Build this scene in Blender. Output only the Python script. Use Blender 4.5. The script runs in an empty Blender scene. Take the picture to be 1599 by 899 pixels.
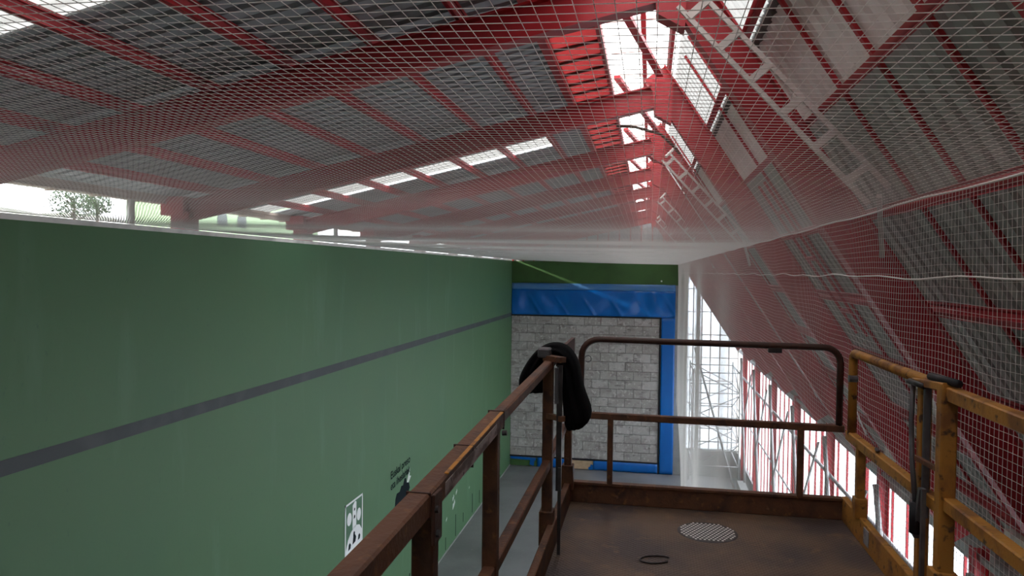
import bpy, bmesh, math, random
import numpy as np
from mathutils import Vector, Matrix

random.seed(7); rng = np.random.default_rng(7)
scene = bpy.context.scene
COL = scene.collection

# ------------------------------------------------------------------ camera
F_PX = 1155.0
YAW, PITCH, ROLL = math.radians(10.551), math.radians(1.3456), math.radians(0.7)
CAM = Vector((0, 0, 11.1))
right = Vector((math.cos(YAW), math.sin(YAW), 0))
fwd = Vector((-math.sin(YAW) * math.cos(PITCH), math.cos(YAW) * math.cos(PITCH), -math.sin(PITCH)))
up = right.cross(fwd)
R2 = right * math.cos(ROLL) + up * math.sin(ROLL)
U2 = -right * math.sin(ROLL) + up * math.cos(ROLL)
cd = bpy.data.cameras.new('camera')
cam = bpy.data.objects.new('camera', cd); COL.objects.link(cam)
cd.sensor_width = 36.0; cd.lens = F_PX * 36.0 / 1599.0
cd.clip_start = 0.05; cd.clip_end = 600
cam.matrix_world = Matrix(((R2.x, U2.x, -fwd.x, CAM.x), (R2.y, U2.y, -fwd.y, CAM.y),
                           (R2.z, U2.z, -fwd.z, CAM.z), (0, 0, 0, 1)))
scene.camera = cam

# ------------------------------------------------------------------ world, exposure
w = bpy.data.worlds.new('overcast_sky'); scene.world = w; w.use_nodes = True
bg = w.node_tree.nodes['Background']
bg.inputs['Color'].default_value = (0.93, 0.965, 1.0, 1); bg.inputs['Strength'].default_value = 5.2
sun_d = bpy.data.lights.new('hazy_sun', 'SUN'); sun_d.energy = 9.0; sun_d.angle = math.radians(2.0); sun_d.color = (1, .94, .82)
sun = bpy.data.objects.new('hazy_sun', sun_d); COL.objects.link(sun)
sun.rotation_euler = Vector((0.90, 0.30, -0.345)).to_track_quat('-Z', 'Y').to_euler()
scene.view_settings.view_transform = 'Standard'; scene.view_settings.look = 'None'
scene.view_settings.exposure = 0.36; scene.view_settings.gamma = 1.0
scene.view_settings.use_curve_mapping = False

# ------------------------------------------------------------------ materials
def mat(name, col, rough=0.6, metal=0.0, noise=None, bump=0.0, bscale=20.0, spec=0.4):
    """noise: list of (scale, amount, colour, detail, stretch) layers mixed over the base colour."""
    m = bpy.data.materials.new(name); m.use_nodes = True
    nt = m.node_tree; N = nt.nodes; L = nt.links
    p = N['Principled BSDF']; p.inputs['Roughness'].default_value = rough
    p.inputs['Metallic'].default_value = metal; p.inputs['Specular IOR Level'].default_value = spec
    p.inputs['Base Color'].default_value = (*col, 1)
    tc = N.new('ShaderNodeNewGeometry')   # world position, so that copies of one mesh differ
    prev = None
    for (sc, lo, hi, c2, stretch) in (noise or []):
        mp = N.new('ShaderNodeMapping'); mp.inputs['Scale'].default_value = stretch
        L.new(tc.outputs['Position'], mp.inputs['Vector'])
        n = N.new('ShaderNodeTexNoise'); n.inputs['Scale'].default_value = sc; n.inputs['Detail'].default_value = 6
        L.new(mp.outputs['Vector'], n.inputs['Vector'])
        r = N.new('ShaderNodeMapRange'); r.inputs['From Min'].default_value = lo; r.inputs['From Max'].default_value = hi
        L.new(n.outputs['Fac'], r.inputs['Value'])
        mx = N.new('ShaderNodeMix'); mx.data_type = 'RGBA'
        L.new(r.outputs['Result'], mx.inputs['Factor'])
        if prev is None: mx.inputs['A'].default_value = (*col, 1)
        else: L.new(prev, mx.inputs['A'])
        mx.inputs['B'].default_value = (*c2, 1)
        prev = mx.outputs['Result']
    if prev is not None: L.new(prev, p.inputs['Base Color'])
    if bump > 0:
        n = N.new('ShaderNodeTexNoise'); n.inputs['Scale'].default_value = bscale; n.inputs['Detail'].default_value = 5
        L.new(tc.outputs['Position'], n.inputs['Vector'])
        b = N.new('ShaderNodeBump'); b.inputs['Strength'].default_value = bump; b.inputs['Distance'].default_value = 0.01
        L.new(n.outputs['Fac'], b.inputs['Height']); L.new(b.outputs['Normal'], p.inputs['Normal'])
    return m

def pane_mat(name, col, transl, transp_col=(1, 1, 1)):
    m = bpy.data.materials.new(name); m.use_nodes = True
    nt = m.node_tree; N = nt.nodes; L = nt.links
    N.remove(N['Principled BSDF']); out = N['Material Output']
    a = N.new('ShaderNodeBsdfTransparent'); a.inputs['Color'].default_value = (*transp_col, 1)
    t = N.new('ShaderNodeBsdfTranslucent'); t.inputs['Color'].default_value = (*col, 1)
    g = N.new('ShaderNodeBsdfGlossy'); g.inputs['Roughness'].default_value = 0.15; g.inputs['Color'].default_value = (.9, .9, .9, 1)
    m1 = N.new('ShaderNodeMixShader'); m1.inputs['Fac'].default_value = transl
    L.new(a.outputs[0], m1.inputs[1]); L.new(t.outputs[0], m1.inputs[2])
    m2 = N.new('ShaderNodeMixShader'); m2.inputs['Fac'].default_value = 0.04
    L.new(m1.outputs[0], m2.inputs[1]); L.new(g.outputs[0], m2.inputs[2])
    L.new(m2.outputs[0], out.inputs['Surface'])
    return m

ONE = (1, 1, 1)
M = {}
M['green'] = mat('green_court_paint', (0.072, 0.160, 0.074), 0.55, noise=[
    (0.35, 0.45, 0.75, (0.062, 0.150, 0.073), (1, 1, 1)), (1.3, 0.58, 0.80, (0.098, 0.20, 0.115), (1, 1, .2)),
    (14, 0.66, 0.8, (0.055, 0.12, 0.07), (1, 1, .6))], bump=0.15, bscale=9)
M['green_top'] = mat('moss_green_front_paint', (0.050, 0.125, 0.034), 0.6, noise=[(1.2, 0.45, 0.7, (0.04, 0.10, 0.028), ONE)], bump=.1)
M['grey_line'] = mat('dark_grey_line_paint', (0.045, 0.055, 0.06), 0.6, noise=[(2, .5, .7, (0.06, 0.07, 0.075), ONE)])
M['stencil_dark'] = mat('dark_stencil_paint', (0.012, 0.018, 0.022), 0.9, spec=.05)
M['stencil_white'] = mat('white_stencil_paint', (0.78, 0.80, 0.80), 0.7)
M['stencil_green'] = mat('green_stencil_gap', (0.06, 0.145, 0.08), 0.6)
M['white_scuff'] = mat('white_ball_scuff', (0.6, 0.66, 0.62), 0.8)
M['floor'] = mat('grey_court_concrete', (0.25, 0.255, 0.265), 0.45, noise=[
    (0.4, .4, .7, (0.16, 0.165, 0.17), ONE), (6, .6, .75, (0.26, 0.26, 0.26), ONE)], bump=.08, bscale=15)
M['concrete'] = mat('pale_concrete', (0.30, 0.31, 0.30), 0.85, noise=[(1.5, .45, .7, (0.22, 0.23, 0.22), ONE)], bump=.2)
M['coping'] = mat('pale_coping', (0.72, 0.70, 0.67), 0.8, noise=[(2, .45, .7, (0.45, .44, .42), ONE)])
M['mortar'] = mat('grey_mortar', (0.26, 0.245, 0.23), 0.9, noise=[(6, .45, .7, (0.14, 0.13, 0.125), ONE)], bump=.3)
STN = [(1.1, .46, .62, (0.345, 0.325, 0.305), (1, 1, 1.6)), (3.3, .54, .66, (0.27, 0.25, 0.235), (.7, 1, 1.4)), (7, .56, .66, (0.55, 0.54, 0.52), (1, 1, .8)),
       (4.5, .63, .70, (0.12, 0.11, 0.10), (.5, 1, 2.2)), (24, .62, .72, (0.62, .61, .60), ONE)]
M['stone'] = mat('worn_grey_stone', (0.42, 0.405, 0.39), 0.85, noise=STN, bump=.5, bscale=12)
M['stone2'] = mat('worn_warm_grey_stone', (0.38, 0.36, 0.34), 0.85, noise=STN, bump=.5, bscale=14)
M['stone3'] = mat('worn_pale_grey_stone', (0.47, 0.455, 0.44), 0.85, noise=STN, bump=.5, bscale=10)
M['blue'] = mat('blue_vinyl_padding', (0.002, 0.125, 0.47), 0.28, noise=[(1.5, .5, .75, (0.004, 0.155, 0.54), (1, 1, .4))], spec=.5)
M['blue_pale'] = mat('faded_blue_vinyl', (0.06, 0.20, 0.48), 0.4, noise=[(3, .4, .7, (0.10, 0.24, 0.46), (.4, 1, 1))])
M['black'] = mat('black_rubber', (0.008, 0.008, 0.012), 0.6)
M['cardboard'] = mat('tan_board', (0.55, 0.40, 0.26), 0.9, noise=[(6, .45, .7, (0.48, 0.34, 0.21), ONE)])
M['red'] = mat('red_steel_paint', (0.40, 0.021, 0.030), 0.45, noise=[
    (1.2, .5, .72, (0.33, 0.017, 0.025), ONE), (7, .66, .8, (0.20, 0.025, 0.025), ONE)])
M['red_panel'] = mat('red_ribbed_panel', (0.56, 0.045, 0.045), 0.5, noise=[(5, .5, .7, (0.46, 0.05, 0.05), (.3, 1, 1))])
M['sheet'] = mat('grey_roof_sheet', (0.33, 0.34, 0.355), 0.55, noise=[
    (0.8, .45, .7, (0.27, 0.28, 0.295), ONE), (4, .62, .8, (0.40, 0.40, 0.40), (.3, 1, 1))])
M['sheet_right'] = mat('grey_green_roof_sheet', (0.40, 0.415, 0.39), 0.6, noise=[
    (0.8, .45, .7, (0.32, 0.335, 0.315), ONE), (3, .62, .8, (0.48, 0.48, 0.46), (.3, 1, 1))])
M['sheet_pale'] = mat('pale_grey_ribbed_sheet', (0.80, 0.78, 0.76), 0.6, noise=[(1, .45, .7, (0.72, 0.70, 0.68), ONE)])  # paler base colour for the sheets between the first two purlins
M['skylight'] = pane_mat('milky_skylight_sheet', (0.78, 0.76, 0.72), 0.6, (.75, .73, .70))
M['skylight_strip'] = pane_mat('grimy_skylight_sheet', (0.21, 0.203, 0.19), 1.0, (.19, .186, .175))
M['glass_dim'] = pane_mat('dusty_gable_pane', (0.8, 0.83, 0.88), 0.3, (.85, .88, .93))
M['skylight_dirty'] = pane_mat('dirty_translucent_sheet', (0.20, 0.195, 0.185), 0.93, (.5, .5, .47))
M['glass'] = pane_mat('hazy_window_pane', (0.95, 0.97, 1.0), 0.35, (.9, .92, .95))
M['gutter'] = mat('beige_gutter', (0.50, 0.40, 0.34), 0.6, noise=[(3, .5, .7, (0.42, 0.33, 0.28), ONE)])
M['white_pipe'] = mat('white_pipe', (0.75, 0.74, 0.72), 0.5)
M['galv'] = mat('galvanised_steel', (0.42, 0.42, 0.42), 0.45, 0.5, noise=[(6, .45, .7, (0.33, 0.33, 0.33), ONE)])
M['grey_paint'] = mat('warm_grey_steel_paint', (0.60, 0.55, 0.52), 0.55, noise=[(4, .5, .7, (0.50, 0.46, 0.43), ONE)])
M['rust'] = mat('rusty_brown_rail', (0.135, 0.058, 0.030), 0.62, noise=[
    (9, .46, .66, (0.060, 0.030, 0.022), (1, .5, 1)), (26, .58, .72, (0.21, 0.095, 0.035), ONE), (13, .68, .78, (0.24, 0.15, 0.11), ONE)], bump=.3, bscale=60)
M['rust_dark'] = mat('dark_brown_rail', (0.050, 0.022, 0.016), 0.55, noise=[(12, .5, .7, (0.085, 0.035, 0.022), ONE)], bump=.2, bscale=60)
M['yellow'] = mat('worn_yellow_paint', (0.42, 0.195, 0.035), 0.55, noise=[
    (7, .50, .64, (0.22, 0.095, 0.03), ONE), (22, .60, .70, (0.07, 0.035, 0.02), ONE), (5, .68, .76, (0.52, 0.30, 0.05), ONE)], bump=.25, bscale=50)
M['bright_yellow'] = mat('bright_yellow_edge', (0.50, 0.21, 0.02), 0.5, noise=[(20, .5, .65, (0.20, 0.08, 0.025), ONE)])
M['sticker'] = mat('scratched_pale_sticker', (0.30, 0.24, 0.22), 0.6, noise=[(22, .46, .60, (0.10, 0.055, 0.045), (1, .35, 1)), (50, .6, .7, (0.05, .03, .03), ONE)])
M['label_grey'] = mat('grey_label', (0.30, 0.30, 0.32), 0.6, noise=[(30, .5, .6, (0.16, .16, .2), ONE)])
M['steel_dark'] = mat('dark_steel', (0.045, 0.043, 0.045), 0.45, 0.4, noise=[(10, .5, .7, (0.09, 0.085, 0.085), ONE)])
M['steel_mid'] = mat('grey_steel', (0.11, 0.11, 0.12), 0.4, 0.4, noise=[(10, .5, .7, (0.17, 0.17, 0.18), ONE)])
M['stud'] = mat('polished_stud_steel', (0.75, 0.73, 0.72), 0.35, 0.3)
M['cloth'] = mat('black_cloth', (0.005, 0.005, 0.006), 0.95, bump=.3, bscale=80, spec=.1)
M['tyre'] = mat('black_tyre', (0.02, 0.02, 0.02), 0.8)
M['net'] = mat('white_net_twine', (0.93, 0.92, 0.90), 0.85, spec=.1)
def twine(m):
    nt = m.node_tree; N = nt.nodes; L = nt.links; p = N['Principled BSDF']; out = N['Material Output']
    t = N.new('ShaderNodeBsdfTranslucent'); t.inputs['Color'].default_value = (.95, .93, .91, 1)
    mx = N.new('ShaderNodeMixShader'); mx.inputs['Fac'].default_value = .5
    L.new(p.outputs[0], mx.inputs[1]); L.new(t.outputs[0], mx.inputs[2]); L.new(mx.outputs[0], out.inputs['Surface'])
twine(M['net'])
def glow_red(m):
    nt = m.node_tree; N = nt.nodes; L = nt.links; p = N['Principled BSDF']; out = N['Material Output']
    t = N.new('ShaderNodeBsdfTranslucent'); t.inputs['Color'].default_value = (.17, .016, .016, 1)
    mx = N.new('ShaderNodeMixShader'); mx.inputs['Fac'].default_value = .5
    L.new(p.outputs[0], mx.inputs[1]); L.new(t.outputs[0], mx.inputs[2]); L.new(mx.outputs[0], out.inputs['Surface'])
M['red_clear'] = mat('red_translucent_ribbed_sheet', (0.50, 0.035, 0.035), 0.5, noise=[(5, .5, .7, (0.40, 0.04, 0.04), (.3, 1, 1))])
glow_red(M['red_clear'])
M['rope'] = mat('white_rope', (0.82, 0.80, 0.78), 0.8)
M['ground'] = mat('pale_gravel_ground', (0.46, 0.46, 0.44), 0.95, noise=[(.4, .4, .7, (0.36, .38, .34), ONE)])
M['hill'] = mat('pale_winter_hillside', (0.40, 0.39, 0.37), 1.0, noise=[
    (.25, .42, .62, (0.22, .25, .17), ONE), (1.6, .52, .68, (0.62, .60, .58), (1, .5, .3))], bump=.3)
M['leaf'] = mat('dark_green_leaf', (0.05, 0.10, 0.04), 0.8, noise=[(3, .4, .7, (0.09, .14, .06), ONE)])
M['bark'] = mat('grey_bark', (0.14, 0.11, 0.09), 0.9)
M['pale_green'] = mat('pale_green_render', (0.42, 0.56, 0.36), 0.8)
M['dark_glass'] = mat('dark_window_glass', (0.08, .1, .1), 0.2)
# deck: chequer tread relief
def deck_mat():
    m = mat('brown_tread_plate', (0.135, 0.084, 0.054), 0.55, noise=[
        (2.2, .42, .62, (0.062, 0.045, 0.042), ONE), (9, .58, .72, (0.165, 0.10, 0.058), ONE), (30, .66, .76, (0.05, 0.035, 0.03), ONE)])
    nt = m.node_tree; N = nt.nodes; L = nt.links; p = N['Principled BSDF']
    tc = N.new('ShaderNodeTexCoord')
    outs = []
    for rot in (0.785, -0.785):
        mp = N.new('ShaderNodeMapping'); mp.inputs['Rotation'].default_value = (0, 0, rot); mp.inputs['Scale'].default_value = (1, 1, 1)
        L.new(tc.outputs['Object'], mp.inputs['Vector'])
        wv = N.new('ShaderNodeTexWave'); wv.inputs['Scale'].default_value = 14; wv.inputs['Distortion'].default_value = .3
        L.new(mp.outputs['Vector'], wv.inputs['Vector']); outs.append(wv.outputs['Fac'])
    mu = N.new('ShaderNodeMath'); mu.operation = 'MULTIPLY'; L.new(outs[0], mu.inputs[0]); L.new(outs[1], mu.inputs[1])
    b = N.new('ShaderNodeBump'); b.inputs['Strength'].default_value = .8; b.inputs['Distance'].default_value = 0.004
    L.new(mu.outputs[0], b.inputs['Height']); L.new(b.outputs['Normal'], p.inputs['Normal'])
    return m
M['deck'] = deck_mat()

# ------------------------------------------------------------------ helpers
def wloc(o):
    v = Vector((0, 0, 0))
    while o is not None:
        v = v + o.location; o = o.parent
    return v

def setp(o, label=None, cat=None, group=None, kind=None):
    if label: o['label'] = label
    if cat: o['category'] = cat
    if group: o['group'] = group
    if kind: o['kind'] = kind
    return o

def thing(name, loc=(0, 0, 0), label=None, cat=None, group=None, kind=None):
    o = bpy.data.objects.new(name, None); COL.objects.link(o); o.location = loc
    o.empty_display_size = .2
    return setp(o, label, cat, group, kind)

class MB:
    def __init__(s): s.v = []; s.f = []
    def add(s, vs, fs):
        b = len(s.v); s.v += [tuple(x) for x in vs]; s.f += [tuple(i + b for i in f) for f in fs]; return s
    def box(s, lo, hi):
        x0, y0, z0 = lo; x1, y1, z1 = hi
        vs = [(x0, y0, z0), (x1, y0, z0), (x1, y1, z0), (x0, y1, z0), (x0, y0, z1), (x1, y0, z1), (x1, y1, z1), (x0, y1, z1)]
        return s.add(vs, [(0, 3, 2, 1), (4, 5, 6, 7), (0, 1, 5, 4), (1, 2, 6, 5), (2, 3, 7, 6), (3, 0, 4, 7)])
    def bbox(s, lo, hi, bv=0.01):
        """box with chamfered vertical + top edges through a bmesh bevel."""
        bm = bmesh.new(); bmesh.ops.create_cube(bm, size=1)
        for v in bm.verts: v.co = [lo[i] + (v.co[i] + .5) * (hi[i] - lo[i]) for i in range(3)]
        bmesh.ops.bevel(bm, geom=bm.edges[:], offset=bv, segments=1, affect='EDGES')
        vs = [v.co[:] for v in bm.verts]; fs = [[v.index for v in f.verts] for f in bm.faces]; bm.free()
        return s.add(vs, fs)
    def extrude(s, prof, p0, p1, xa, ya):
        """profile polygon (list of 2D) in axes xa, ya swept from p0 to p1."""
        p0, p1, xa, ya = Vector(p0), Vector(p1), Vector(xa), Vector(ya); n = len(prof)
        vs = [p0 + xa * a + ya * b for a, b in prof] + [p1 + xa * a + ya * b for a, b in prof]
        fs = [(i, (i + 1) % n, n + (i + 1) % n, n + i) for i in range(n)]
        fs += [tuple(range(n - 1, -1, -1)), tuple(range(n, 2 * n))]
        return s.add(vs, fs)
    def beam(s, p0, p1, wd, ht, upv=(0, 0, 1), bv=0.0):
        p0, p1 = Vector(p0), Vector(p1); d = (p1 - p0).normalized()
        xa = d.cross(Vector(upv)).normalized(); ya = xa.cross(d).normalized()
        a, b = wd / 2, ht / 2
        if bv > 0:
            pr = [(-a + bv, -b), (a - bv, -b), (a, -b + bv), (a, b - bv), (a - bv, b), (-a + bv, b), (-a, b - bv), (-a, -b + bv)]
        else: pr = [(-a, -b), (a, -b), (a, b), (-a, b)]
        return s.extrude(pr, p0, p1, xa, ya)
    def ibeam(s, p0, p1, wd, ht, upv, tf=.022, tw=.016):
        p0, p1 = Vector(p0), Vector(p1); d = (p1 - p0).normalized()
        xa = d.cross(Vector(upv)).normalized(); ya = xa.cross(d).normalized()
        a, b, t = wd / 2, ht / 2, tw / 2
        pr = [(-a, -b), (a, -b), (a, -b + tf), (t, -b + tf), (t, b - tf), (a, b - tf), (a, b), (-a, b), (-a, b - tf), (-t, b - tf), (-t, -b + tf), (-a, -b + tf)]
        n = 12
        vs = [p0 + xa * q + ya * r for q, r in pr] + [p1 + xa * q + ya * r for q, r in pr]
        fs = [(i, (i + 1) % n, n + (i + 1) % n, n + i) for i in range(n)]
        caps = [(0, 1, 2, 3, 10, 11), (3, 4, 9, 10), (4, 5, 6, 7, 8, 9)]
        fs += [c[::-1] for c in caps] + [tuple(n + i for i in c) for c in caps]
        return s.add(vs, fs)
    def channel(s, p0, p1, wd, ht, upv, t=.012, side=1):
        p0, p1 = Vector(p0), Vector(p1); d = (p1 - p0).normalized()
        xa = d.cross(Vector(upv)).normalized() * side; ya = Vector(upv) - d * d.dot(Vector(upv)); ya.normalize()
        a, b = wd / 2, ht / 2
        pr = [(-a, -b), (a, -b), (a, -b + t), (-a + t, -b + t), (-a + t, b - t), (a, b - t), (a, b), (-a, b)]
        n = 6
        vs = [p0 + xa * q + ya * r for q, r in pr] + [p1 + xa * q + ya * r for q, r in pr]
        fs = [(i, (i + 1) % n, n + (i + 1) % n, n + i) for i in range(n)]
        caps = [(0, 1, 2, 3), (0, 3, 4, 7), (4, 5, 6, 7)]
        fs += [c[::-1] for c in caps] + [tuple(n + i for i in c) for c in caps]
        return s.add(vs, fs)
    def tube(s, pts, r, n=10, cap=True):
        pts = [Vector(p) for p in pts]; rings = []
        ref = None
        for i, p in enumerate(pts):
            d = (pts[min(i + 1, len(pts) - 1)] - pts[max(i - 1, 0)]).normalized()
            if ref is None:
                ref = Vector((0, 0, 1)) if abs(d.z) < .9 else Vector((0, 1, 0))
            xa = d.cross(ref).normalized(); ya = xa.cross(d).normalized(); ref = ya
            rr = r[i] if isinstance(r, (list, tuple)) else r
            rings.append([p + (xa * math.cos(2 * math.pi * k / n) + ya * math.sin(2 * math.pi * k / n)) * rr for k in range(n)])
        vs = [v for rg in rings for v in rg]; fs = []
        for i in range(len(rings) - 1):
            for k in range(n):
                fs.append((i * n + k, i * n + (k + 1) % n, (i + 1) * n + (k + 1) % n, (i + 1) * n + k))
        if cap: fs += [tuple(range(n - 1, -1, -1)), tuple(range((len(rings) - 1) * n, len(rings) * n))]
        return s.add(vs, fs)
    def mesh(s, name, m, off=(0, 0, 0)):
        me = bpy.data.meshes.new(name)
        me.from_pydata([(x - off[0], y - off[1], z - off[2]) for x, y, z in s.v], [], s.f)
        me.materials.append(M[m] if isinstance(m, str) else m); me.update()
        return me
    def build(s, name, m, parent=None, smooth=False, at=None, **kw):
        """verts are world coordinates; 'at' = world origin of a top-level mesh."""
        off = wloc(parent) if parent is not None else Vector(at or (0, 0, 0))
        base = off
        if parent is not None and at is not None: base = Vector(at)
        me = s.mesh(name, m, base)
        bm = bmesh.new(); bm.from_mesh(me); bmesh.ops.recalc_face_normals(bm, faces=bm.faces); bm.to_mesh(me); bm.free()
        if smooth:
            for p in me.polygons: p.use_smooth = True
        o = bpy.data.objects.new(name, me); COL.objects.link(o)
        if parent is not None: o.parent = parent; o.location = base - off
        else: o.location = base
        return setp(o, **kw)

def inst(name, me, parent, loc):
    o = bpy.data.objects.new(name, me); COL.objects.link(o); o.parent = parent
    o.location = Vector(loc) - wloc(parent); return o

# ------------------------------------------------------------------ dimensions
XW = -7.7; YF = 41.35; YB = -5.8; ZW = 11.65
FR = [-1.75 + 4.45 * i for i in range(10)]               # portal frames, last = 38.3
MS = 1.52; NL = math.hypot(1, MS)
ND = Vector((MS / NL, 0, 1 / NL)); DD = Vector((1 / NL, 0, -MS / NL))   # outward normal, down direction of the steep slope
def leg_pt(x, off=0.0, y=0.0):                             # point of the leg centre line at x, moved out by off
    return Vector((x, y, 13.98 - MS * (x - .13))) + ND * off
def roofL(x): return 14.12 + .22 * x                       # underside of the shallow roof sheets
def roofR(x): return 13.98 - MS * (x - .13 - .365 * NL / MS)     # steep roof sheets, at x
XE = 4.85

# ------------------------------------------------------------------ ground outside, floor
g = MB(); g.add([(-160, -60, -.25), (120, -60, -.25), (120, 160, -.25), (-160, 160, -.25)], [(0, 1, 2, 3)])
g.build('ground', 'ground', kind='structure')
MB().box((-8.3, YB - .4, -.2), (5.1, YF + .5, 0)).build('floor', 'floor', kind='structure')

# ------------------------------------------------------------------ left wall
wl = MB().box((-8.3, YB, 0), (XW, YF, ZW)).build('wall_left', 'green', kind='structure')
MB().box((XW - .01, YB, 8.52), (XW + .004, YF, 8.72)).build('court_line', 'grey_line', wl, label='dark grey painted line along the green wall')
MB().box((-8.32, YB, ZW), (XW + .004, YF, ZW + .075)).build('coping', 'coping', wl, label='pale coping on the wall top')

def text_on_wall(body, y0, z0, width, zsc, m, rise=0.0):
    cu = bpy.data.curves.new('lettering', 'FONT'); cu.body = body; cu.size = 1; cu.extrude = 0.0; cu.offset = .018
    o = bpy.data.objects.new('lettering', cu); COL.objects.link(o)
    bpy.context.view_layer.update()
    me = bpy.data.meshes.new_from_object(o.evaluated_get(bpy.context.evaluated_depsgraph_get()))
    bpy.data.objects.remove(o)
    co = np.array([v.co[:] for v in me.vertices]); mn, mx = co.min(0), co.max(0)
    s = width / (mx[0] - mn[0])
    for v in me.vertices:
        t = (v.co.x - mn[0]) * s
        v.co = Vector((XW + .006, y0 + t, z0 + v.co.y * zsc + rise * t))
    me.materials.clear(); me.materials.append(M[m])
    ob = bpy.data.objects.new('lettering', me); COL.objects.link(ob); ob.parent = wl
    return ob
text_on_wall('Euskal preso', 21.45, 4.66, 1.85, .34, 'stencil_dark', .05)['label'] = 'dark stencilled words Euskal preso on the wall'
text_on_wall('eta iheslariak', 21.45, 4.32, 1.85, .34, 'stencil_dark', .05)['label'] = 'dark stencilled words eta iheslariak on the wall'

def wall_poly(name, pts, m, x=.004, lab=None, parent=None):
    mb = MB(); n = len(pts)
    mb.add([(XW - .002, y, z) for y, z in pts] + [(XW + x, y, z) for y, z in pts],
           [tuple(range(n, 2 * n))] + [(i, (i + 1) % n, n + (i + 1) % n, n + i) for i in range(n)])
    o = mb.build(name, m, parent or wl)
    if lab: o['label'] = lab
    return o
mp = [(21.85, 3.62), (21.9, 3.85), (22.02, 3.98), (22.3, 3.95), (22.45, 4.08), (22.62, 4.05), (22.75, 4.22), (22.9, 4.2), (22.98, 4.02),
      (23.2, 3.95), (23.3, 3.75), (23.1, 3.62), (23.05, 3.42), (22.75, 3.3), (22.6, 3.12), (22.35, 3.2), (22.2, 3.4)]
wall_poly('map_silhouette', [(a, b + .07 + .05 * (a - 21.85)) for a, b in mp], 'stencil_dark', lab='dark stencilled map shape under the lettering')
wall_poly('map_arrow', [(22.98, 4.15), (23.3, 4.55), (23.24, 4.3), (23.42, 4.25), (23.15, 4.1)], 'white_scuff', .006)
# framed stencil picture: white frame, figures with round heads
y0, y1, z0, z1 = 18.0, 19.2, 3.2, 4.92
pic = wall_poly('stencil_picture', [(y0, z0), (y1, z0), (y1, z1), (y0, z1)], 'stencil_green', .003, 'white framed stencil picture on the green wall')
for (a, b, c, d) in ((y0, z0, y0 + .05, z1), (y1 - .05, z0, y1, z1), (y0, z1 - .05, y1, z1), (y0, z0, y1, z0 + .05)):
    wall_poly('frame_stripe', [(a, b), (c, b), (c, d), (a, d)], 'stencil_white', .006, parent=pic)
def disc(cy, cz, ry, rz, n=20): return [(cy + ry * math.cos(2 * math.pi * i / n), cz + rz * math.sin(2 * math.pi * i / n)) for i in range(n)]
wall_poly('round_head', disc(18.28, 4.48, .15, .17), 'stencil_white', .005, parent=pic)
wall_poly('round_head', disc(18.93, 4.42, .14, .17), 'stencil_white', .005, parent=pic)
wall_poly('tower', [(18.5, 4.15), (18.75, 4.15), (18.75, 4.82), (18.66, 4.86), (18.5, 4.78)], 'stencil_white', .005, parent=pic)
wall_poly('body_shape', [(18.06, 3.25), (19.14, 3.25), (19.14, 3.95), (18.98, 4.12), (18.7, 4.2), (18.4, 4.1), (18.2, 3.95), (18.06, 3.7)], 'stencil_white', .005, parent=pic)
for (a, b, s_) in ((18.62, 4.45, .05), (18.62, 4.65, .04), (18.3, 3.75, .09), (18.62, 3.85, .12), (18.95, 3.8, .08), (18.35, 3.45, .11), (18.8, 3.45, .12), (18.6, 4.0, .06)):
    wall_poly('dark_mark', [(a - s_, b - s_), (a + s_ * .6, b - s_ * .8), (a + s_, b + s_ * .2), (a + s_ * .3, b + s_), (a - s_ * .6, b + s_ * .7)], 'stencil_dark', .008, parent=pic)
for (y, zt, h) in ((23.36, 1.0, .5), (26.3, 1.15, 1.0), (27.8, .62, .5), (29.3, 1.05, .9), (30.55, .72, .4), (32.2, 1.05, .85), (33.6, .8, .6), (35.8, .9, .7), (38.0, .9, .7)):
    wall_poly('distance_tick', [(y - .03, zt - h), (y + .03, zt - h), (y + .03, zt), (y - .03, zt)], 'stencil_dark', .005)
for (y, z, s_) in ((26.2, 1.75, .1), (29.0, 1.55, .2), (28.9, 1.85, .13), (27.9, 1.3, .09), (29.4, 1.95, .12), (31.6, 1.5, .06)):
    wall_poly('white_splash', [(y - s_, z - s_ * .8), (y - s_ * .1, z - s_ * .5), (y + s_ * .9, z + s_ * .2), (y + s_ * .5, z + s_), (y - s_ * .2, z + s_ * .3), (y - s_ * .8, z + s_ * .4)], 'white_scuff', .005)
MB().box((XW - .005, YB, 0), (XW + .02, YF, .05)).build('base_seam', 'concrete', wl)

# ------------------------------------------------------------------ front wall: stone blocks, blue padding, green top
wf = MB().box((-8.3, YF + .02, 0), (1.9, YF + .5, ZW)).build('wall_front', 'mortar', kind='structure')
MB().box((XW, YF - .02, 10.40), (1.9, YF + .05, ZW)).build('green_band', 'green_top', wf, label='moss green painted band above the blue padding')
MB().box((1.40, YF - .01, 0), (1.9, YF + .05, 10.40)).build('side_strip', 'concrete', wf)
bw, bh = .92, .50
def block_mesh(wd, m, seed):
    r = random.Random(seed); mb = MB(); j = .009
    mb.bbox((j, -.02 - r.random() * .03, j), (wd - j, .06, bh - j), .010); return mb.mesh('stone_block', m)
bms = [(block_mesh(bw, 'stone', 1)), block_mesh(bw, 'stone2', 2), block_mesh(bw, 'stone3', 3)]
hms = [block_mesh(bw / 2, 'stone', 4), block_mesh(bw / 2, 'stone3', 5)]
SX0, SX1, SZ0, SZ1 = XW, .58, .60, 8.60
for r_ in range(16):
    x = SX0; z = SZ0 + r_ * bh; first = True
    while x < SX1 - .01:
        half = (first and r_ % 2) or (SX1 - x < bw - .01)
        me = random.choice(hms if half else bms)
        inst('stone_block', me, wf, (x, YF, z)); x += bw / 2 if half else bw; first = False
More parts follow.
